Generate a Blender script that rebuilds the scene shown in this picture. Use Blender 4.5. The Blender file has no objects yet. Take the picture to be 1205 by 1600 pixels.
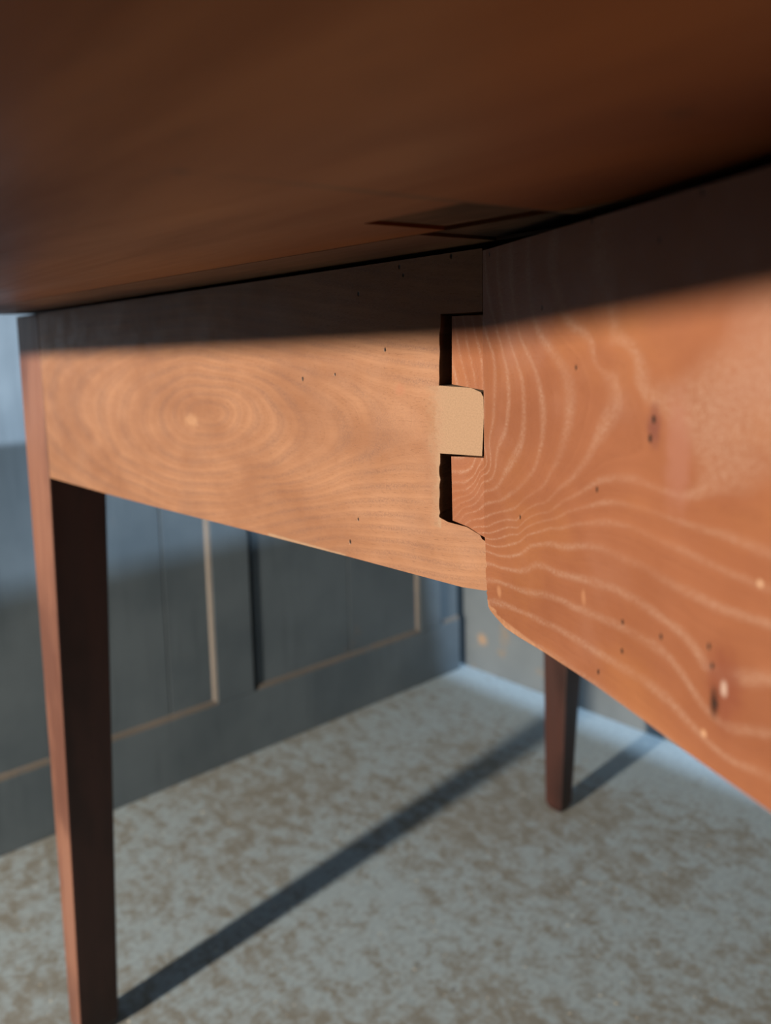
import bpy, bmesh, math, random
import numpy as np
from mathutils import Vector, Matrix
random.seed(7)
C = bpy.context.scene.collection
S = bpy.context.scene
# World axes: X runs along the panelled wall towards the back wall, Y runs along the table's
# fixed rail towards the panelled wall, Z up; metres.  The rails' hinge corner is at (0, 0).

# ------------------------------------------------------------------ camera
cam_d = bpy.data.cameras.new('camera'); cam = bpy.data.objects.new('camera', cam_d); C.objects.link(cam)
r_ = Vector((0.7978132, -0.6016231, -0.0392896)); u_ = Vector((0.1060024, 0.0758208, 0.9914710))
f_ = Vector((0.5935129, 0.7951734, -0.1242644))
M = Matrix((r_, u_, -f_)).transposed().to_4x4(); M.translation = Vector((-0.25024, -0.20281, 0.686))
cam.matrix_world = M
cam_d.sensor_fit = 'VERTICAL'; cam_d.sensor_height = 36.0; cam_d.sensor_width = 27.11
cam_d.lens = 1252.9 * 36 / 1600
cam_d.shift_x = 161.95 / 1600; cam_d.shift_y = -107.24 / 1600
cam_d.clip_start = 0.01; cam_d.clip_end = 50
cam_d.dof.use_dof = True; cam_d.dof.focus_distance = 0.335; cam_d.dof.aperture_fstop = 8.0
S.camera = cam
# ------------------------------------------------------------------ world, lamps, exposure
w = bpy.data.worlds.new('world'); S.world = w; w.use_nodes = True
bg = w.node_tree.nodes['Background']; bg.inputs[0].default_value = (1.0, 0.84, 0.63, 1); bg.inputs[1].default_value = 0.04

def lamp(name, kind, loc, aim, power, color, **kw):
    d = bpy.data.lights.new(name, kind); d.energy = power; d.color = color
    for k, v in kw.items(): setattr(d, k, v)
    o = bpy.data.objects.new(name, d); C.objects.link(o); o.location = loc
    o.rotation_euler = (Vector(aim) - Vector(loc)).to_track_quat('-Z', 'Y').to_euler()
    return o
# low warm lamp in front of the table, and a high cool light (a roof light) to the right
lamp('low_lamp', 'SPOT', (-2.80, 0.23, 1.055), (0.3, 0.32, 0.40), 1030, (1.0, 0.84, 0.66), spot_size=math.radians(36), spot_blend=0.35, shadow_soft_size=0.06)
lamp('roof_light', 'SPOT', (-0.03, -1.93, 3.45), (0.75, 0.72, 0.15), 900, (0.66, 0.84, 1.0), spot_size=math.radians(26), spot_blend=0.5, shadow_soft_size=0.13)
lamp('side_window_light', 'SPOT', (-0.40, -3.0, 2.56), (-0.05, 0.864, 0.80), 1700, (0.86, 0.93, 1.0), spot_size=math.radians(19), spot_blend=0.6, shadow_soft_size=0.06)
S.view_settings.view_transform = 'Standard'; S.view_settings.look = 'None'
S.view_settings.gamma = 1.0; S.view_settings.use_curve_mapping = False
S.view_settings.exposure = 0.0

# ------------------------------------------------------------------ traced growth rings (rail-plane metres)
LEFT_RINGS = {"0": [[0.2025, 0.6466]], "1": [[0.2283, 0.6465], [0.2019, 0.6527], [0.1822, 0.6475], [0.2051, 0.6394]], "2": [[0.2455, 0.6447], [0.2015, 0.6577], [0.172, 0.6451], [0.2057, 0.6332]], "3": [[0.2637, 0.6427], [0.203, 0.6617], [0.155, 0.6497], [0.1695, 0.6337], [0.2144, 0.6243], [0.2519, 0.6279]], "4": [[0.2878, 0.6416], [0.257, 0.6606], [0.2024, 0.6678], [0.154, 0.6627], [0.1306, 0.6472], [0.1405, 0.634], [0.1846, 0.6207], [0.2489, 0.6148], [0.28, 0.6259]], "5": [[0.3188, 0.6425], [0.2898, 0.6646], [0.2212, 0.6758], [0.1536, 0.6682], [0.1215, 0.6529], [0.1138, 0.6412], [0.1258, 0.6297], [0.1709, 0.6162], [0.2411, 0.6068], [0.3012, 0.6172]], "6": [[0.3592, 0.6408], [0.3204, 0.669], [0.2415, 0.6801], [0.15, 0.6737], [0.1072, 0.662], [0.0847, 0.6512], [0.0816, 0.64], [0.0958, 0.6289], [0.1387, 0.6148], [0.1859, 0.6056], [0.2596, 0.6003], [0.3238, 0.6079]], "7": [[0.404, 0.6415], [0.3731, 0.6686], [0.287, 0.6851], [0.1657, 0.6812], [0.1067, 0.6712], [0.0723, 0.6628], [0.0593, 0.6493], [0.0689, 0.6314], [0.1097, 0.6172], [0.1864, 0.5995], [0.2839, 0.5952], [0.3638, 0.6121]], "8": [[0.4526, 0.651], [0.4108, 0.6792], [0.2863, 0.6908], [0.1341, 0.6834], [0.0812, 0.6761], [0.05, 0.6693], [0.0244, 0.6667], [0.0213, 0.6315], [0.0492, 0.6286], [0.0836, 0.6218], [0.1392, 0.6074], [0.2097, 0.5912], [0.2995, 0.591], [0.3967, 0.6067]], "9": [[0.4757, 0.6149], [0.2853, 0.6986], [0.1337, 0.6887], [0.0809, 0.6816], [0.0583, 0.6775], [0.0242, 0.6737], [0.0234, 0.624], [0.0839, 0.6143], [0.1396, 0.6008], [0.2185, 0.5825]], "10": [[0.1332, 0.6965], [0.0806, 0.6879], [0.058, 0.6843], [0.0241, 0.6807], [0.0216, 0.617], [0.0842, 0.6084], [0.14, 0.5952], [0.1879, 0.582]], "11": [[0.1327, 0.7034], [0.0803, 0.6958], [0.0577, 0.6925], [0.0239, 0.6876], [0.0217, 0.6105], [0.0844, 0.6026], [0.1342, 0.5905]], "12": [[0.2829, 0.7164], [0.1321, 0.712], [0.0575, 0.7006], [0.0238, 0.6945], [0.0219, 0.6039], [0.0847, 0.5966], [0.1111, 0.5909]], "13": [[0.1316, 0.7205], [0.0572, 0.708], [0.0237, 0.7013], [0.011, 0.5986], [0.0612, 0.594], [0.09, 0.5907]], "14": [[0.0569, 0.7153], [0.0094, 0.707], [0.0111, 0.5914], [0.0503, 0.5897]], "15": [[0.0567, 0.7226], [0.0093, 0.7135], [0.0058, 0.5875]]}
RIGHT_RINGS = {"0": [[0.0172, 0.6786], [0.0108, 0.6694], [0.0244, 0.6274], [0.0104, 0.6312], [-0.0001, 0.6363]], "1": [[0.0065, 0.6827], [0.0028, 0.6787], [0.0012, 0.6717], [-0.0002, 0.6425], [0.0078, 0.63], [0.0245, 0.6234]], "2": [[-0.0046, 0.6841], [-0.0104, 0.6769], [-0.0101, 0.6624], [-0.0088, 0.6525], [-0.0051, 0.6431], [0.0051, 0.6304], [0.0246, 0.6212]], "3": [[-0.015, 0.6845], [-0.0214, 0.6724], [-0.0224, 0.6612], [-0.019, 0.6496], [-0.011, 0.6389], [0.0026, 0.6282], [0.0246, 0.619]], "4": [[-0.0237, 0.6835], [-0.0338, 0.671], [-0.0347, 0.6603], [-0.0337, 0.6511], [-0.0286, 0.6432], [-0.0188, 0.6341], [-0.0023, 0.6254], [0.0247, 0.617]], "5": [[-0.0319, 0.6843], [-0.0451, 0.6696], [-0.0487, 0.6596], [-0.0473, 0.6491], [-0.0424, 0.6396], [-0.0316, 0.6315], [-0.0142, 0.623], [0.0248, 0.6139]], "6": [[-0.0469, 0.6858], [-0.0597, 0.6767], [-0.0661, 0.6673], [-0.0662, 0.6602], [-0.0615, 0.6508], [-0.0541, 0.6405], [-0.0414, 0.6314], [-0.0253, 0.6228], [-0.0021, 0.615], [0.0249, 0.6091]], "7": [[-0.0667, 0.6878], [-0.0812, 0.6823], [-0.093, 0.6752], [-0.0956, 0.6696], [-0.0895, 0.6643], [-0.0816, 0.6562], [-0.0761, 0.6478], [-0.0657, 0.6391], [-0.0506, 0.6296], [-0.0294, 0.6189], [-0.0021, 0.6103], [0.0251, 0.6037]], "8": [[-0.0852, 0.6808], [-0.0967, 0.6711], [-0.1049, 0.6688], [-0.1134, 0.6686], [-0.1165, 0.665], [0.0031, 0.6071], [-0.0294, 0.6162], [-0.0524, 0.6264], [-0.0673, 0.6344], [-0.0805, 0.6415], [-0.0912, 0.6444], [-0.1009, 0.6456], [-0.1099, 0.6444], [-0.1202, 0.6443], [-0.1267, 0.6468], [-0.1291, 0.6539], [-0.1292, 0.6636], [-0.1318, 0.6744], [-0.1396, 0.6797]], "9": [[0.0031, 0.6055], [-0.0252, 0.6136], [-0.0488, 0.6231], [-0.0657, 0.63], [-0.0834, 0.6355], [-0.0975, 0.6379], [-0.1079, 0.6386], [-0.1194, 0.6383], [-0.1332, 0.6383], [-0.149, 0.6375]], "10": [[0.0031, 0.6039], [-0.0355, 0.6155], [-0.0542, 0.6225], [-0.0705, 0.6269], [-0.0862, 0.6311], [-0.0989, 0.6324], [-0.1125, 0.6314], [-0.1245, 0.6311], [-0.1378, 0.6304]], "11": [[-0.0037, 0.6013], [-0.0338, 0.6085], [-0.0602, 0.6169], [-0.0794, 0.6221], [-0.0948, 0.6223], [-0.1116, 0.6222], [-0.1261, 0.6208], [-0.1387, 0.6218], [-0.1497, 0.6228]], "12": [[-0.0036, 0.5957], [-0.0338, 0.6017], [-0.0587, 0.6074], [-0.0796, 0.6115], [-0.095, 0.6131], [-0.1119, 0.6116], [-0.1247, 0.609], [-0.1294, 0.6046]], "13": [[-0.0082, 0.5905], [-0.0337, 0.5943], [-0.0603, 0.5992], [-0.0755, 0.6009], [-0.0953, 0.6024], [-0.1122, 0.603], [-0.1232, 0.5995], [-0.1297, 0.5954], [-0.1358, 0.5933], [-0.1452, 0.5967]], "14": [[-0.0126, 0.583], [-0.0521, 0.5879], [-0.0757, 0.5899], [-0.0956, 0.5908], [-0.1126, 0.5903], [-0.1273, 0.5879], [-0.1441, 0.5873]]}
RIGHT_HOLES = [(-0.113, 0.6062), (-0.1325, 0.6062), (-0.1339, 0.5974), (-0.1083, 0.6627), (-0.1069, 0.6576), (-0.1093, 0.7077), (-0.0957, 0.6042), (-0.0956, 0.5956), (-0.0835, 0.5844), (-0.1312, 0.6105), (-0.0818, 0.6397), (-0.0695, 0.6751), (-0.0479, 0.6942), (-0.0068, 0.7158), (-0.0778, 0.7172), (-0.1249, 0.7165), (-0.1113, 0.719), (-0.0317, 0.6209)]
LEFT_HOLES = [(0.0538, 0.6812), (0.088, 0.6701), (0.1129, 0.6677), (0.0744, 0.6018), (0.0806, 0.5898), (0.0441, 0.7161), (0.0419, 0.7124), (0.0702, 0.7067), (0.052, 0.722), (0.0154, 0.7175)]

# ------------------------------------------------------------------ node helpers
class NT:
    def __init__(s, name):
        s.m = bpy.data.materials.new(name); s.m.use_nodes = True; s.t = s.m.node_tree
        s.b = s.t.nodes['Principled BSDF']
    def n(s, typ, **kw):
        x = s.t.nodes.new(typ)
        for k, v in kw.items(): setattr(x, k, v)
        return x
    def put(s, sock, v):
        if hasattr(v, 'is_linked') or isinstance(v, bpy.types.NodeSocket): s.t.links.new(v, sock)
        elif isinstance(v, (tuple, list)) and len(v) == 3 and sock.type == 'RGBA': sock.default_value = (*v, 1)
        else: sock.default_value = v
    def math(s, op, a, b=0.0, c=0.0):
        x = s.n('ShaderNodeMath', operation=op); s.put(x.inputs[0], a); s.put(x.inputs[1], b); s.put(x.inputs[2], c); return x.outputs[0]
    def attr(s, name): return s.n('ShaderNodeAttribute', attribute_name=name).outputs['Fac']
    def obj(s): return s.n('ShaderNodeTexCoord').outputs['Object']
    def mapping(s, vec, scale=(1, 1, 1), loc=(0, 0, 0), rot=(0, 0, 0)):
        x = s.n('ShaderNodeMapping'); s.put(x.inputs[0], vec); x.inputs['Scale'].default_value = scale
        x.inputs['Location'].default_value = loc; x.inputs['Rotation'].default_value = rot; return x.outputs[0]
    def noise(s, vec, scale, detail=3, rough=0.55, dist=0.0):
        x = s.n('ShaderNodeTexNoise'); s.put(x.inputs['Vector'], vec); x.inputs['Scale'].default_value = scale
        x.inputs['Detail'].default_value = detail; x.inputs['Roughness'].default_value = rough; x.inputs['Distortion'].default_value = dist
        return x.outputs['Fac']
    def rng(s, v, a, b, c=0.0, d=1.0, smooth=True):
        x = s.n('ShaderNodeMapRange'); x.interpolation_type = 'SMOOTHSTEP' if smooth else 'LINEAR'
        s.put(x.inputs[0], v)
        for i, q in zip((1, 2, 3, 4), (a, b, c, d)): s.put(x.inputs[i], q)
        return x.outputs[0]
    def mix(s, f, a, b, blend='MIX'):
        x = s.n('ShaderNodeMix', data_type='RGBA', blend_type=blend)
        s.put(x.inputs[0], f); s.put(x.inputs[6], a); s.put(x.inputs[7], b); return x.outputs[2]
    def spots(s, vec, pts, stretch=(1, 1, 1)):
        """smallest distance / radius to any of the listed points: one number, 0 at a point, 1 at its rim"""
        cur = None
        for (x, z, r) in pts:
            d = s.n('ShaderNodeVectorMath', operation='SUBTRACT'); s.put(d.inputs[0], vec); d.inputs[1].default_value = (x, 0, z)
            m = s.n('ShaderNodeVectorMath', operation='MULTIPLY'); s.put(m.inputs[0], d.outputs[0]); m.inputs[1].default_value = (stretch[0] / r, 0, stretch[2] / r)
            l = s.n('ShaderNodeVectorMath', operation='LENGTH'); s.put(l.inputs[0], m.outputs[0])
            cur = l.outputs['Value'] if cur is None else s.math('MINIMUM', cur, l.outputs['Value'])
        return cur
    def done(s, color, rough, bump=None, strength=0.2, dist=0.0005, spec=0.5):
        s.put(s.b.inputs['Base Color'], color); s.put(s.b.inputs['Roughness'], rough)
        s.b.inputs['Specular IOR Level'].default_value = spec
        if bump is not None:
            x = s.n('ShaderNodeBump'); x.inputs['Strength'].default_value = strength; x.inputs['Distance'].default_value = dist
            s.put(x.inputs['Height'], bump); s.put(s.b.inputs['Normal'], x.outputs[0])
        return s.m

def rail_material(name, base, deep, ring, ring_amt, ring_w, pore, pore_amt, holes, knots, raw, rough, fine=3.0, grey=(0.3, 0.2, 0.17), amber=(0.25, 0.11, 0.035), amber_amt=0.22):
    t = NT(name); o = t.obj(); lev = t.attr('level')
    wob = t.noise(o, 45, 2); lev2 = t.math('MULTIPLY_ADD', t.math('SUBTRACT', wob, 0.5), 0.22, lev)
    tri = t.math('MULTIPLY', t.math('PINGPONG', lev2, 0.5), 2.0)
    dots = t.noise(o, 1250, 3, 0.75); dots2 = t.noise(t.mapping(o, (0.25, 1, 1)), 1500, 3, 0.75)
    width = t.math('MULTIPLY_ADD', t.noise(o, 40, 2), 1.2 * ring_w, 0.4 * ring_w)
    line = t.rng(tri, 0.0, width, 1.0, 0.0)
    patch = t.rng(t.noise(o, 26, 3), 0.30, 0.62, 0.25, 1.0)
    brk = t.rng(t.noise(t.mapping(o, (1, 1, 1), (1.3, 0, 0.4)), 560, 3, 0.75), 0.36, 0.60, 0.45, 1.0)
    line = t.math('MULTIPLY', t.math('MULTIPLY', line, t.math('MULTIPLY', brk, patch)), t.rng(dots, 0.38, 0.60, 0.15, 1.0))
    broad = t.noise(t.mapping(o, (0.55, 1, 1)), 24, 4, 0.6)
    col = t.mix(t.rng(broad, 0.28, 0.72), base, deep)
    late = t.rng(t.math('FRACT', t.math('ADD', lev2, 0.5)), 0.55, 0.98)
    col = t.mix(t.math('MULTIPLY', late, 0.35), col, deep)
    fl = t.math('SINE', t.math('MULTIPLY', lev2, fine * 2 * math.pi))
    col = t.mix(t.math('MULTIPLY', t.rng(fl, 0.1, 1.0), 0.22), col, deep)
    am = t.rng(t.noise(t.mapping(o, (0.6, 1, 1), (7.7, 0, 2.2)), 30, 3), 0.45, 0.75, 0, amber_amt)
    col = t.mix(am, col, amber)
    gm = t.rng(t.noise(t.mapping(o, (1, 1, 1), (3.1, 0, 1.7)), 17, 3), 0.52, 0.74, 0, 0.45)
    col = t.mix(gm, col, grey)
    col = t.mix(t.math('MULTIPLY', line, ring_amt), col, ring)
    pr = t.math('MULTIPLY', t.rng(dots2, 0.53, 0.68), t.math('MULTIPLY_ADD', late, 0.6, 0.4))
    col = t.mix(t.math('MULTIPLY', pr, pore_amt), col, pore)
    stk = t.rng(t.noise(t.mapping(o, (0.05, 1, 1)), 800, 3, 0.7), 0.52, 0.70, 0, 0.30)
    col = t.mix(t.math('MULTIPLY', stk, pore_amt), col, pore)
    rawm = t.attr('raw'); rawm = t.rng(t.math('ADD', rawm, t.math('MULTIPLY', t.math('SUBTRACT', t.noise(o, 300, 4, 0.65), 0.5), 0.5)), 0.25, 0.80)
    rawc = t.mix(t.rng(t.noise(o, 1600, 3), 0.35, 0.7), raw, tuple(c * 0.84 for c in raw))
    col = t.mix(rawm, col, rawc)
    for (x, z, r, kc, amt, st) in knots:
        wv = t.math('MULTIPLY_ADD', t.math('SUBTRACT', t.noise(o, 260, 3), 0.5), 0.7, t.spots(o, [(x, z, r)], st))
        col = t.mix(t.rng(wv, 0.25, 1.0, amt, 0.0), col, kc)
    hd = t.math('MULTIPLY_ADD', t.math('SUBTRACT', t.noise(o, 1500, 2), 0.5), 0.6, t.spots(o, holes, (1.35, 1, 0.85)))
    hm = t.rng(hd, 0.55, 1.0, 1.0, 0.0)
    col = t.mix(hm, col, (0.012, 0.007, 0.005))
    h = t.math('SUBTRACT', t.math('ADD', t.math('MULTIPLY', pr, -0.5), t.math('MULTIPLY', line, -0.35)), t.math('MULTIPLY', hm, 4.0))
    h = t.math('ADD', h, t.math('MULTIPLY', t.noise(o, 700, 4, 0.7), 0.9))
    rg = t.rng(t.noise(o, 55, 3), 0.3, 0.7, rough - 0.06, rough + 0.1)
    return t.done(col, t.math('MAXIMUM', rg, t.math('MULTIPLY', rawm, 0.85)), h, 0.35, 0.0003, 0.3)

def plain_wood(name, a, b, c, scale, stretch, rough, spec=0.4, extra=None, spots=None):
    t = NT(name); o = t.obj()
    g = t.noise(t.mapping(o, stretch), scale, 5, 0.6, 0.6); big = t.noise(t.mapping(o, tuple(0.4 + 0.6 * q for q in stretch)), scale * 0.25, 3, 0.55)
    fine = t.noise(t.mapping(o, stretch), scale * 9, 3, 0.7)
    col = t.mix(t.rng(g, 0.3, 0.7), a, b); col = t.mix(t.rng(big, 0.40, 0.62), col, tuple(q * 0.8 for q in c))
    col = t.mix(t.rng(fine, 0.5, 0.75, 0, 0.35), col, tuple(q * 0.45 for q in b))
    if spots:
        vec = t.mapping(o, rot=(math.pi / 2, 0, 0))
        col = t.mix(t.rng(t.spots(vec, spots), 0.2, 1.0, 0.6, 0.0), col, (0.02, 0.01, 0.006))
    if extra: col = extra(t, o, col)
    return t.done(col, t.rng(g, 0.3, 0.7, rough - 0.05, rough + 0.08), fine, 0.12, 0.0004, spec)

# ------------------------------------------------------------------ object helpers
def link(name, me, mat, parent=None, loc=(0, 0, 0), rotz=0.0):
    o = bpy.data.objects.new(name, me); C.objects.link(o)
    if mat is not None and not me.materials: me.materials.append(mat)
    o.parent = parent; o.location = loc; o.rotation_euler = (0, 0, rotz)
    return o
def from_bm(name, bm, mat, parent=None, loc=(0, 0, 0), rotz=0.0):
    bmesh.ops.recalc_face_normals(bm, faces=bm.faces)
    me = bpy.data.meshes.new(name); bm.to_mesh(me); bm.free()
    return link(name, me, mat, parent, loc, rotz)
def prism(bm, ring_a, ring_b):
    """closed solid between two like polygons"""
    A = [bm.verts.new(p) for p in ring_a]; B = [bm.verts.new(p) for p in ring_b]
    bm.faces.new(A); bm.faces.new(B[::-1]); n = len(A)
    for i in range(n): bm.faces.new((A[i], B[i], B[(i + 1) % n], A[(i + 1) % n]))
def box(bm, x0, x1, y0, y1, z0, z1):
    prism(bm, [(x0, y0, z0), (x1, y0, z0), (x1, y1, z0), (x0, y1, z0)], [(x0, y0, z1), (x1, y0, z1), (x1, y1, z1), (x0, y1, z1)])
def soften(o, w, seg=2):
    b = o.modifiers.new('bevel', 'BEVEL'); b.width = w; b.segments = seg; b.limit_method = 'ANGLE'; b.angle_limit = math.radians(35)
    return o
def board_box(name, x0, x1, y0, y1, z0, z1, mat, parent, w=0.001):
    bm = bmesh.new(); box(bm, x0, x1, y0, y1, z0, z1)
    return soften(from_bm(name, bm, mat, parent), w)

# ------------------------------------------------------------------ materials
def rail_holes(lst, r): return [(x, z, r * random.uniform(0.7, 1.2)) for x, z in lst]
LH = rail_holes(LEFT_HOLES, 0.0012)
RH = [(x, z, 0.0012 if 0.65 < z < 0.68 and x < -0.105 else 0.0009) for x, z in RIGHT_HOLES]
m_left = rail_material('honey_elm', (0.2291, 0.1225, 0.07203), (0.158, 0.075, 0.041), (0.09, 0.048, 0.037), 0.62, 0.75,
    (0.115, 0.058, 0.034), 0.7, LH,
    [(0.045, 0.664, 0.004, (0.22, 0.10, 0.06), 0.6, (1, 1, 1)), (0.225, 0.641, 0.006, (0.36, 0.22, 0.13), 0.35, (0.5, 1, 1))],
    (0.215, 0.1419, 0.0924), 0.42, 4.0, (0.1734, 0.09598, 0.06336), (0.26, 0.145, 0.085), 0.2)
m_right = rail_material('red_elm', (0.1847, 0.07392, 0.03715), (0.1393, 0.05136, 0.02477), (0.255, 0.17, 0.13), 0.66, 0.44,
    (0.1152, 0.0396, 0.0216), 0.30, RH,
    [(-0.1365, 0.6025, 0.011, (0.116, 0.03596, 0.01972), 0.85, (1.3, 1, 0.8)), (-0.1366, 0.6026, 0.0022, (0.30, 0.23, 0.20), 0.8, (1.4, 1, 0.8)),
     (-0.1335, 0.5975, 0.0038, (0.0174, 0.00696, 0.00464), 0.9, (1.8, 1, 0.7)), (-0.1084, 0.6611, 0.006, (0.0986, 0.0348, 0.0261), 0.8, (1.4, 1, 0.8)),
     (-0.1182, 0.655, 0.011, (0.1914, 0.087, 0.0638), 0.6, (1.6, 1, 0.5)), (-0.1466, 0.6304, 0.0012, (0.36, 0.25, 0.17), 0.8, (1, 1, 1)),
     (-0.1303, 0.5882, 0.0013, (0.34, 0.21, 0.13), 0.8, (1, 1, 1)), (-0.0749, 0.6045, 0.003, (0.30, 0.16, 0.09), 0.35, (1.6, 1, 0.8)),
     (-0.0135, 0.5876, 0.003, (0.30, 0.16, 0.09), 0.5, (1, 1, 1))],
    (0.3024, 0.1728, 0.1008), 0.40, 2.0, (0.2016, 0.1044, 0.0756))
def seam(t, o, col):
    """an old scribed line that crosses the leaf, 1 mm wide, fading out"""
    s = t.n('ShaderNodeSeparateXYZ'); t.put(s.inputs[0], o)
    d = t.math('ABSOLUTE', t.math('ADD', s.outputs[1], 0.0582))
    lim = t.rng(s.outputs[0], -0.175, -0.11, 0.0, 0.75)
    return t.mix(t.math('MULTIPLY', t.rng(d, 0.0006, 0.0024, 1.0, 0.0), lim), col, (0.02, 0.012, 0.008))
m_leaf = plain_wood('brown_elm', (0.2153, 0.07557, 0.01242), (0.1594, 0.04956, 0.007945), (0.1196, 0.03143, 0.005959), 26, (1, 0.12, 1), 0.45, 0.25, seam,
    [(-0.113, -0.133, 0.004), (-0.165, -0.058, 0.003)])
m_top = plain_wood('dark_elm', (0.1584, 0.0828, 0.0396), (0.108, 0.054, 0.02592), (0.0792, 0.036, 0.01872), 40, (1, 0.1, 1), 0.55)
m_bed = plain_wood('grimy_wood', (0.10, 0.06, 0.035), (0.06, 0.036, 0.022), (0.04, 0.025, 0.016), 120, (1, 0.3, 1), 0.8, 0.2)
m_leg = plain_wood('stained_leg', (0.03844, 0.015, 0.0124), (0.02852, 0.0114, 0.00992), (0.02232, 0.0084, 0.00744), 60, (1, 1, 0.06), 0.42, 0.4)
m_face = plain_wood('pale_leg_face', (0.1669, 0.08183, 0.0561), (0.1335, 0.05951, 0.0408), (0.1085, 0.04649, 0.03366), 60, (1, 1, 0.06), 0.42, 0.4)
m_hid = plain_wood('dull_wood', (0.11, 0.055, 0.03), (0.08, 0.04, 0.022), (0.06, 0.03, 0.018), 40, (1, 0.2, 1), 0.7, 0.2)

def paint(name, a, b, worn, wear_lo, wear_hi, scale, rough):
    t = NT(name); o = t.obj()
    col = t.mix(t.rng(t.noise(o, scale, 4), 0.3, 0.7), a, b)
    streak = t.noise(t.mapping(o, (3, 3, 0.25)), 22, 3, 0.6); col = t.mix(t.rng(streak, 0.5, 0.75, 0, 0.35), col, tuple(q * 0.7 for q in b))
    col = t.mix(t.rng(t.noise(o, scale * 2.2, 5, 0.6), wear_lo, wear_hi, 0, 0.8), col, worn)
    return t.done(col, rough, t.noise(o, 90, 4), 0.1, 0.001, 0.4)
m_wall = paint('slate_paint', (0.1021, 0.1331, 0.162), (0.0729, 0.09878, 0.1242), (0.1652, 0.131, 0.1134), 0.66, 0.80, 6, 0.45)
m_bead = paint('worn_edge', (0.1457, 0.1327, 0.1228), (0.1126, 0.1048, 0.099), (0.106, 0.1187, 0.1346), 0.56, 0.70, 9, 0.55)
def back_paint():
    t = NT('back_paint'); o = t.obj()
    col = t.mix(t.rng(t.noise(o, 7, 4), 0.3, 0.7), (0.1094, 0.1328, 0.1521), (0.08064, 0.1004, 0.1172))
    col = t.mix(t.rng(t.noise(o, 16, 4, 0.6), 0.58, 0.70, 0, 0.7), col, (0.1728, 0.1368, 0.1008))
    d = t.n('ShaderNodeVectorMath', operation='DISTANCE'); t.put(d.inputs[0], o); d.inputs[1].default_value = (1.009, 0.826, 0.069)
    col = t.mix(t.rng(t.math('MULTIPLY_ADD', t.noise(o, 60, 3), 0.012, d.outputs['Value']), 0.008, 0.024, 0.75, 0.0), col, (0.30, 0.19, 0.105))
    return t.done(col, 0.55, t.noise(o, 80, 4), 0.15, 0.001, 0.3)
m_back = back_paint()
def floor_paint():
    t = NT('worn_floor_paint'); o = t.obj()
    big = t.noise(o, 3.2, 4, 0.6); mid = t.noise(t.mapping(o, (1, 0.7, 1)), 48, 5, 0.62, 0.3); fin = t.noise(t.mapping(o, (0.7, 1, 1)), 150, 4, 0.65)
    w = t.math('MULTIPLY_ADD', big, 0.8, t.math('MULTIPLY_ADD', mid, 0.85, t.math('MULTIPLY', fin, 0.5)))
    s = t.n('ShaderNodeSeparateXYZ'); t.put(s.inputs[0], o)
    edge = t.rng(s.outputs[0], 0.80, 0.94, 0.0, 0.22)          # bluer by the back wall, lit strip partly put into the colour
    w = t.math('SUBTRACT', w, edge)
    m = t.rng(w, 0.92, 1.22)
    blue = t.mix(t.rng(fin, 0.35, 0.7), (0.2722, 0.3421, 0.3974), (0.2192, 0.2838, 0.3326))
    tan = t.mix(t.rng(mid, 0.35, 0.7), (0.2105, 0.2219, 0.219), (0.1641, 0.1693, 0.1596))
    col = t.mix(m, blue, tan)
    col = t.mix(t.rng(t.noise(o, 130, 2), 0.69, 0.75, 0, 0.8), col, (0.62, 0.60, 0.53))
    col = t.mix(t.rng(t.noise(t.mapping(o, (1, 1, 1), (5, 2, 0)), 70, 2), 0.72, 0.78, 0, 0.7), col, (0.10, 0.10, 0.10))
    return t.done(col, 0.55, fin, 0.25, 0.001, 0.35)
m_floor = floor_paint()

# ------------------------------------------------------------------ setting
XB, YW, ZT = 1.009, 0.864, 1.5
def struct(o, label=None):
    o['kind'] = 'structure'
    if label: o['label'] = label
    return o
bm = bmesh.new(); box(bm, -3.4, XB + 0.1, -2.2, YW + 0.12, -0.05, 0.0)
fl = struct(from_bm('floor', bm, m_floor), 'worn blue grey painted floor with bare brown patches')
bm = bmesh.new(); box(bm, XB, XB + 0.1, -2.2, YW + 0.12, 0.0, ZT)
wb = struct(from_bm('wall_back', bm, m_back), 'scuffed blue grey back wall with one orange worn spot')
bm = bmesh.new(); box(bm, -3.4, XB, YW + 0.03, YW + 0.12, 0.0, ZT)
wl = struct(from_bm('wall_left', bm, m_wall), 'slate blue panelled wall with pale worn mouldings')
Z0, XR = 0.107, 0.985
board_box('bottom_rail', -2.4, XR, YW, YW + 0.03, 0.0, Z0, m_wall, wl, 0.0015)
board_box('top_rail', -2.4, XR, YW, YW + 0.03, 1.35, ZT, m_wall, wl, 0.0015)
stiles = [(XR - 0.0005, XR), (0.868, 0.931), (0.396, 0.469), (-0.076, -0.003), (-0.548, -0.475), (-1.02, -0.947), (-1.492, -1.419)]
for a, b in stiles[1:]: board_box('stile', a, b, YW, YW + 0.03, Z0 + 0.0005, 1.35, m_wall, wl, 0.0015)
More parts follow.
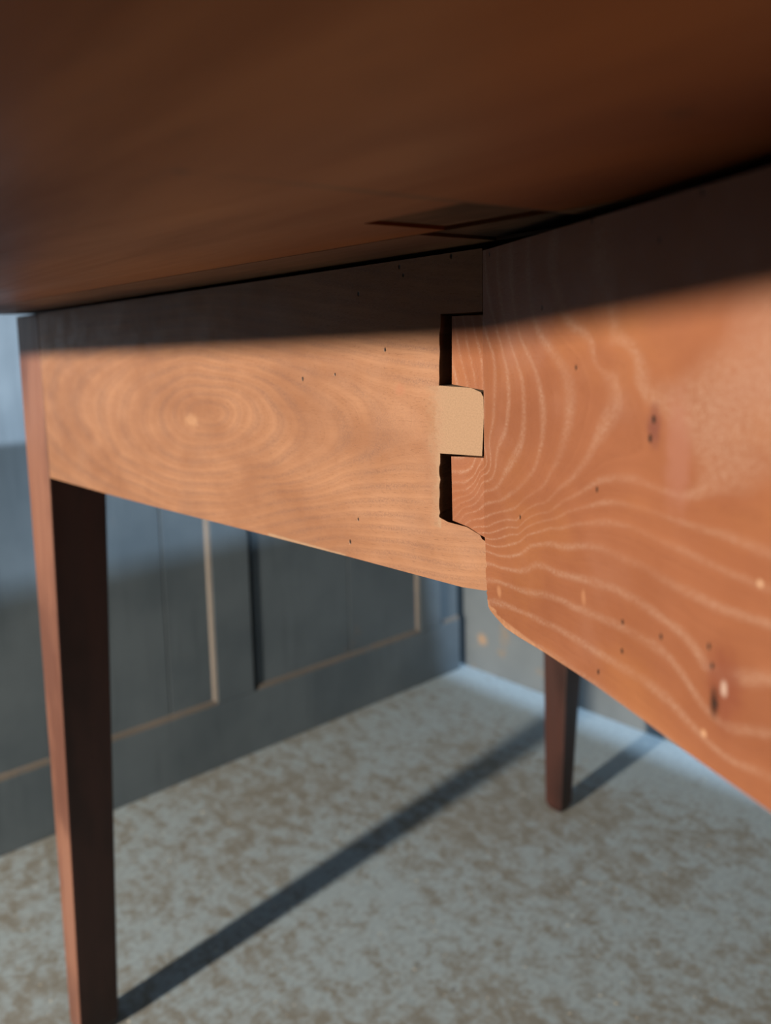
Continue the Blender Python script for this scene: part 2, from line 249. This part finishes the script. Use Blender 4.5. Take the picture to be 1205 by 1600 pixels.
for (a, b) in [(0.931, XR), (0.469, 0.868), (-0.003, 0.396), (-0.475, -0.076), (-0.947, -0.548), (-1.419, -1.02)]:
    j = a + (b - a) * (0.79 if a == -0.003 else 0.55)
    cuts = [(a + 0.009, j - 0.001), (j + 0.001, b - 0.0005)] if b - a > 0.1 else [(a + 0.006, b)]
    for p, q in cuts: board_box('panel', p, q, YW + 0.005, YW + 0.03, Z0 + 0.0009, 1.35, m_wall, wl, 0.0008)
    # quirk bead along the bottom and the far side of the panel, its paint rubbed through
    bm = bmesh.new()
    prism(bm, [(a + 0.009, YW + 0.0005, Z0), (a + 0.009, YW + 0.006, Z0), (a + 0.009, YW + 0.0055, Z0 + 0.0085), (a + 0.009, YW + 0.002, Z0 + 0.006)],
              [(b - 0.001, YW + 0.0005, Z0), (b - 0.001, YW + 0.006, Z0), (b - 0.001, YW + 0.0055, Z0 + 0.0085), (b - 0.001, YW + 0.002, Z0 + 0.006)])
    from_bm('bead', bm, m_bead, wl)
    if b < XR:
        bm = bmesh.new()
        prism(bm, [(b, YW + 0.0005, Z0), (b, YW + 0.006, Z0), (b - 0.0075, YW + 0.0055, Z0), (b - 0.004, YW + 0.002, Z0)],
                  [(b, YW + 0.0005, 1.35), (b, YW + 0.006, 1.35), (b - 0.0075, YW + 0.0055, 1.35), (b - 0.004, YW + 0.002, 1.35)])
        from_bm('bead', bm, m_bead, wl)

# ------------------------------------------------------------------ the table
table = bpy.data.objects.new('drop_leaf_table', None); C.objects.link(table)
table['label'] = 'old brown wooden drop-leaf table seen from below, with knuckle-jointed rails on tapered legs'
table['category'] = 'table'
BR, TR, TOP = 0.585, 0.7188, 0.7210          # rails' bottom and top, underside of the top
K1, K2, K3, K4 = 0.6945, 0.6660, 0.6378, 0.6095      # the knuckles' seams
def tps(levels, kx):
    P, V = [], []
    for k, pts in levels.items():
        for x, z in pts: P.append((x * kx, z)); V.append(float(k))
    P = np.array(P); V = np.array(V); n = len(P)
    def phi(d2): return 0.5 * d2 * np.log(d2 + 1e-12)
    K = phi(((P[:, None] - P[None]) ** 2).sum(-1)) + np.eye(n) * 1.5e-5
    A = np.zeros((n + 3, n + 3)); A[:n, :n] = K; A[:n, n] = 1; A[:n, n + 1:] = P; A[n, :n] = 1; A[n + 1:, :n] = P.T
    sol = np.linalg.solve(A, np.concatenate([V, np.zeros(3)]))
    def f(xz):
        q = np.array(xz) * (kx, 1.0)
        return phi(((q[:, None] - P[None]) ** 2).sum(-1)) @ sol[:n] + sol[n] + q @ sol[n + 1:]
    return f
def rail(name, outline, thick, cuts_x, cuts_z, levels, kx, rawfun, mat, loc, rotz, label, bend=0.0):
    bm = bmesh.new()
    prism(bm, [(x, 0, z) for x, z in outline], [(x + (0.008 if 0.0195 < x < 0.026 and K4 - 0.002 < z < K1 + 0.002 else 0.0), -thick, z - (0.007 if -0.001 < x < 0.0245 and K4 - 0.006 < z < K4 + 0.0012 else 0.0)) for x, z in outline])
    for x in cuts_x: bmesh.ops.bisect_plane(bm, geom=bm.verts[:] + bm.edges[:] + bm.faces[:], plane_co=(x, 0, 0), plane_no=(1, 0, 0), dist=1e-6)
    for z in cuts_z: bmesh.ops.bisect_plane(bm, geom=bm.verts[:] + bm.edges[:] + bm.faces[:], plane_co=(0, 0, z), plane_no=(0, 0, 1), dist=1e-6)
    o = from_bm(name, bm, mat, table, loc, rotz); me = o.data
    xz = np.array([(v.co.x, v.co.z) for v in me.vertices])
    xs_ = xz * 1.0
    if bend:                                       # the knuckles curl forward, flush with the other rail
        xs_[:, 0] = np.where(xz[:, 0] > 0, xz[:, 0] * 2.6, xz[:, 0])
        for v in me.vertices:
            if v.co.x > 0: v.co.y += v.co.x * bend
    lv = np.concatenate([tps_f(xs_[i:i + 4000]) for tps_f in [tps(levels, kx)] for i in range(0, len(xz), 4000)])
    a = me.attributes.new('level', 'FLOAT', 'POINT'); a.data.foreach_set('value', lv.astype(np.float32))
    a = me.attributes.new('raw', 'FLOAT', 'POINT'); a.data.foreach_set('value', np.array([rawfun(*q) for q in xz], dtype=np.float32))
    o['label'] = label
    return soften(o, 0.0007)
def jag(p, q, n, amp):
    """points from p to q with a splintery wobble"""
    out = []
    for i in range(n):
        t = (i + 0.5 * random.random()) / n
        out.append((p[0] + (q[0] - p[0]) * t + random.uniform(-amp, amp), p[1] + (q[1] - p[1]) * t + random.uniform(-amp, amp) * 0.3))
    return out
LE = 0.472
left_out = ([(LE, 0.5775), (LE, TR), (0.0, TR), (0.0, K1 + 0.0004), (0.0215, K1 + 0.0006)] + jag((0.0215, K1), (0.0228, K2), 9, 0.0003)
    + [(0.0228, K2), (0.006, K2 - 0.0006), (0.0012, K2 - 0.0022), (0.0, K2 - 0.004), (-0.0002, 0.655), (0.0008, K3 + 0.0008), (0.0228, K3)]
    + jag((0.0228, K3), (0.0236, K4), 16, 0.0004) + [(0.0236, K4 + 0.001), (0.019, K4 - 0.0003), (0.009, K4 - 0.0008), (0.0022, K4 - 0.0030)]
    + [(0.0012, 0.605), (-0.0032, 0.6035), (-0.0032, 0.586), (-0.0012, 0.5845), (0.0, 0.5840), (0.012, 0.5828), (0.08, 0.5822), (0.16, 0.581), (0.273, 0.579), (0.356, 0.578)])
def left_raw(x, z):
    r = 0.0
    if K3 - 0.001 < z < K2 and x < 0.034: r = 0.85 if x < 0.016 else max(0.0, 0.85 - (x - 0.016) / 0.028)
    if 0.606 < z < K3 and 0.022 < x < 0.031: r = max(r, 0.62 - (x - 0.0236) / 0.016)
    if z < 0.5835 and 0.085 < x < 0.15: r = max(r, 0.7)
    return r
lx = [i * 0.001 for i in range(0, 40)] + [0.04 + i * 0.0025 for i in range(0, 174)]
zz = [0.576 + i * 0.0016 for i in range(0, 90)]
rail('rail', left_out, 0.022, lx, zz, LEFT_RINGS, 0.5, left_raw, m_left, (0, 0, 0), math.pi / 2,
     'paler honey-coloured rail with oval grain and cut knuckles, running to the leg')
SW = math.radians(27.84)
right_out = ([(-0.50, TR - 0.001), (-0.50, 0.582), (-0.152, 0.581), (-0.13, 0.5803), (-0.105, 0.580), (-0.082, 0.5795), (-0.05, 0.5775), (-0.030, 0.5757), (-0.019, 0.5752), (-0.010, 0.5765), (-0.005, 0.5775)]
    + jag((-0.0032, 0.5782), (-0.0018, 0.586), 6, 0.0006) + jag((-0.0020, 0.586), (-0.0014, 0.597), 8, 0.0009) + jag((-0.0010, 0.597), (-0.0005, 0.605), 4, 0.0004) + [(-0.0004, K4 - 0.0035), (0.0015, K4 - 0.0031), (0.008, K4 - 0.0008), (0.0160, K4 + 0.0004), (0.0163, K3 - 0.001), (-0.0004, K3 + 0.0002),
       (-0.0004, K2 - 0.0014), (0.0155, K2 + 0.0006), (0.0150, K1 - 0.0006), (-0.0004, K1 - 0.0008), (-0.0004, TR - 0.001)])
def right_raw(x, z):
    return 0.5 if z < 0.586 - 0.1 * abs(x) and x > -0.07 and z < 0.579 + 0.25 * max(0, x + 0.012) else 0.0
rx = [0.016 - i * 0.001 for i in range(0, 38)] + [-0.022 - i * 0.0017 for i in range(0, 85)] + [-0.17 - i * 0.008 for i in range(0, 41)]
rail('swing_rail', right_out, 0.022, rx, zz, RIGHT_RINGS, 0.8, right_raw, m_right, (0, 0, 0), math.pi / 2 - SW,
     'redder rail with pale arched growth rings and dark knots, swung forward on the knuckle joint', 0.44)

# legs: square at the top, tapered on the two inner faces
def leg(name, x0, y0, w0, w1, sx, sy, lean=0.0, foot=None, pale_face=False, z1=0.7188, zb=0.575):
    """outer corner of the leg at (x0, y0); it grows by w towards sx, sy"""
    bm = bmesh.new(); rings = []
    foot = foot or w1
    for z, w_, l in ((z1, w0, 0.0), (zb, w0, lean * 0.2), (0.010, w1, lean), (0.0, w1 - 0.008, lean)):
        e = 0.004 if z == 0.0 else 0.0
        X0, Y0 = x0 + sx * e, y0 + sy * e + l
        rings.append([bm.verts.new(p) for p in ((X0, Y0, z), (X0 + sx * (w_ if z > 0.1 else w_ - w1 + foot), Y0, z), (X0 + sx * (w_ if z > 0.1 else w_ - w1 + foot), Y0 + sy * w_, z), (X0, Y0 + sy * w_, z))])
    bm.faces.new(rings[0]); bm.faces.new(rings[-1])
    for A, B in zip(rings, rings[1:]):
        for i in range(4): bm.faces.new((A[i], A[(i + 1) % 4], B[(i + 1) % 4], B[i]))
    o = from_bm(name, bm, m_leg, table)
    if pale_face:                                     # the outward face gets a paler wood colour than the others
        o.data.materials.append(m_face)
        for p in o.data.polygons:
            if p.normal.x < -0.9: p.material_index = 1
    return soften(o, 0.0015)
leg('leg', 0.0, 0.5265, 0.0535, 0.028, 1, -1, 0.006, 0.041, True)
leg('leg', 0.693, 0.466, 0.055, 0.0265, 1, -1, -0.011)
leg('leg', 0.0, -0.60, 0.0535, 0.028, 1, 1)
leg('leg', 0.748, -0.60, 0.055, 0.0265, -1, 1)
tip = Vector((-math.sin(SW) * 0.50, -math.cos(SW) * 0.50))
leg('leg', tip.x - 0.01, tip.y - 0.05, 0.05, 0.028, 1, 1)
# unseen carcass: inner rail behind the knuckles, far rail and end rails
board_box('inner_rail', 0.0260, 0.0450, -0.545, 0.470, 0.600, 0.7200, m_hid, table)
board_box('far_rail', 0.715, 0.735, -0.544, 0.410, 0.600, 0.7200, m_hid, table)
board_box('end_rail', 0.056, 0.692, 0.425, 0.445, 0.600, 0.7200, m_hid, table)
board_box('end_rail', 0.056, 0.692, -0.59, -0.57, 0.600, 0.7200, m_hid, table)

# top and leaf: slabs meeting in a joint that runs just in front of the rail, with one sunk, grimy patch
YE, YR, XE, XF = 0.528, -0.66, -0.285, 0.735
def jn(y): return -0.042 - 0.045 * y
def slab(name, xs, ys, hole, mat, zt=0.742, depth=0.0022):
    """xs: functions of y giving the x of each grid line; hole: (i, j) cell left sunk"""
    bm = bmesh.new(); g = [[bm.verts.new((fx(y), y, TOP)) for fx in xs] for y in ys]; tp = [[bm.verts.new((fx(y), y, zt)) for fx in xs] for y in ys]
    nx, ny = len(xs), len(ys)
    for j in range(ny - 1):
        for i in range(nx - 1):
            bm.faces.new((tp[j][i], tp[j][i + 1], tp[j + 1][i + 1], tp[j + 1][i]))
            c = [g[j][i], g[j][i + 1], g[j + 1][i + 1], g[j + 1][i]]
            if (i, j) == hole:
                up = [bm.verts.new((v.co.x, v.co.y, TOP + depth)) for v in c]
                for k in range(4): bm.faces.new((c[k], c[(k + 1) % 4], up[(k + 1) % 4], up[k]))
                bm.faces.new(up)
            else: bm.faces.new(c)
    for j in range(ny - 1):
        for i in (0, nx - 1): bm.faces.new((g[j][i], g[j + 1][i], tp[j + 1][i], tp[j][i]))
    for i in range(nx - 1):
        for j in (0, ny - 1): bm.faces.new((g[j][i], g[j][i + 1], tp[j][i + 1], tp[j][i]))
    return from_bm(name, bm, mat, table)
ys = [YR, -0.0580, -0.0185, YE]
K = lambda v: (lambda y: v)
slab('leaf', [K(XE), K(-0.0785), lambda y: jn(y) - 0.0006], ys, (1, 1), m_leaf)['label'] = 'mid brown raised leaf with long straight grain'
slab('table_top', [lambda y: jn(y) + 0.0006, K(0.0005), K(XF)], [YR, -0.0580, -0.0060, YE], (0, 1), m_top)
def bed(pts):
    bm = bmesh.new(); prism(bm, [(x, y, TOP + 0.0012) for x, y in pts], [(x, y, TOP + 0.0021) for x, y in pts])
    o = from_bm('recess_bed', bm, m_bed, table); o['label'] = 'dark grimy bottom of the sunk patch'; return o
bed([(-0.078, -0.0575), (jn(-0.0575) - 0.0009, -0.0575), (jn(-0.019) - 0.0009, -0.019), (-0.078, -0.019)])
bed([(jn(-0.0575) + 0.0009, -0.0575), (0.0, -0.0575), (0.0, -0.0065), (jn(-0.0065) + 0.0009, -0.0065)])
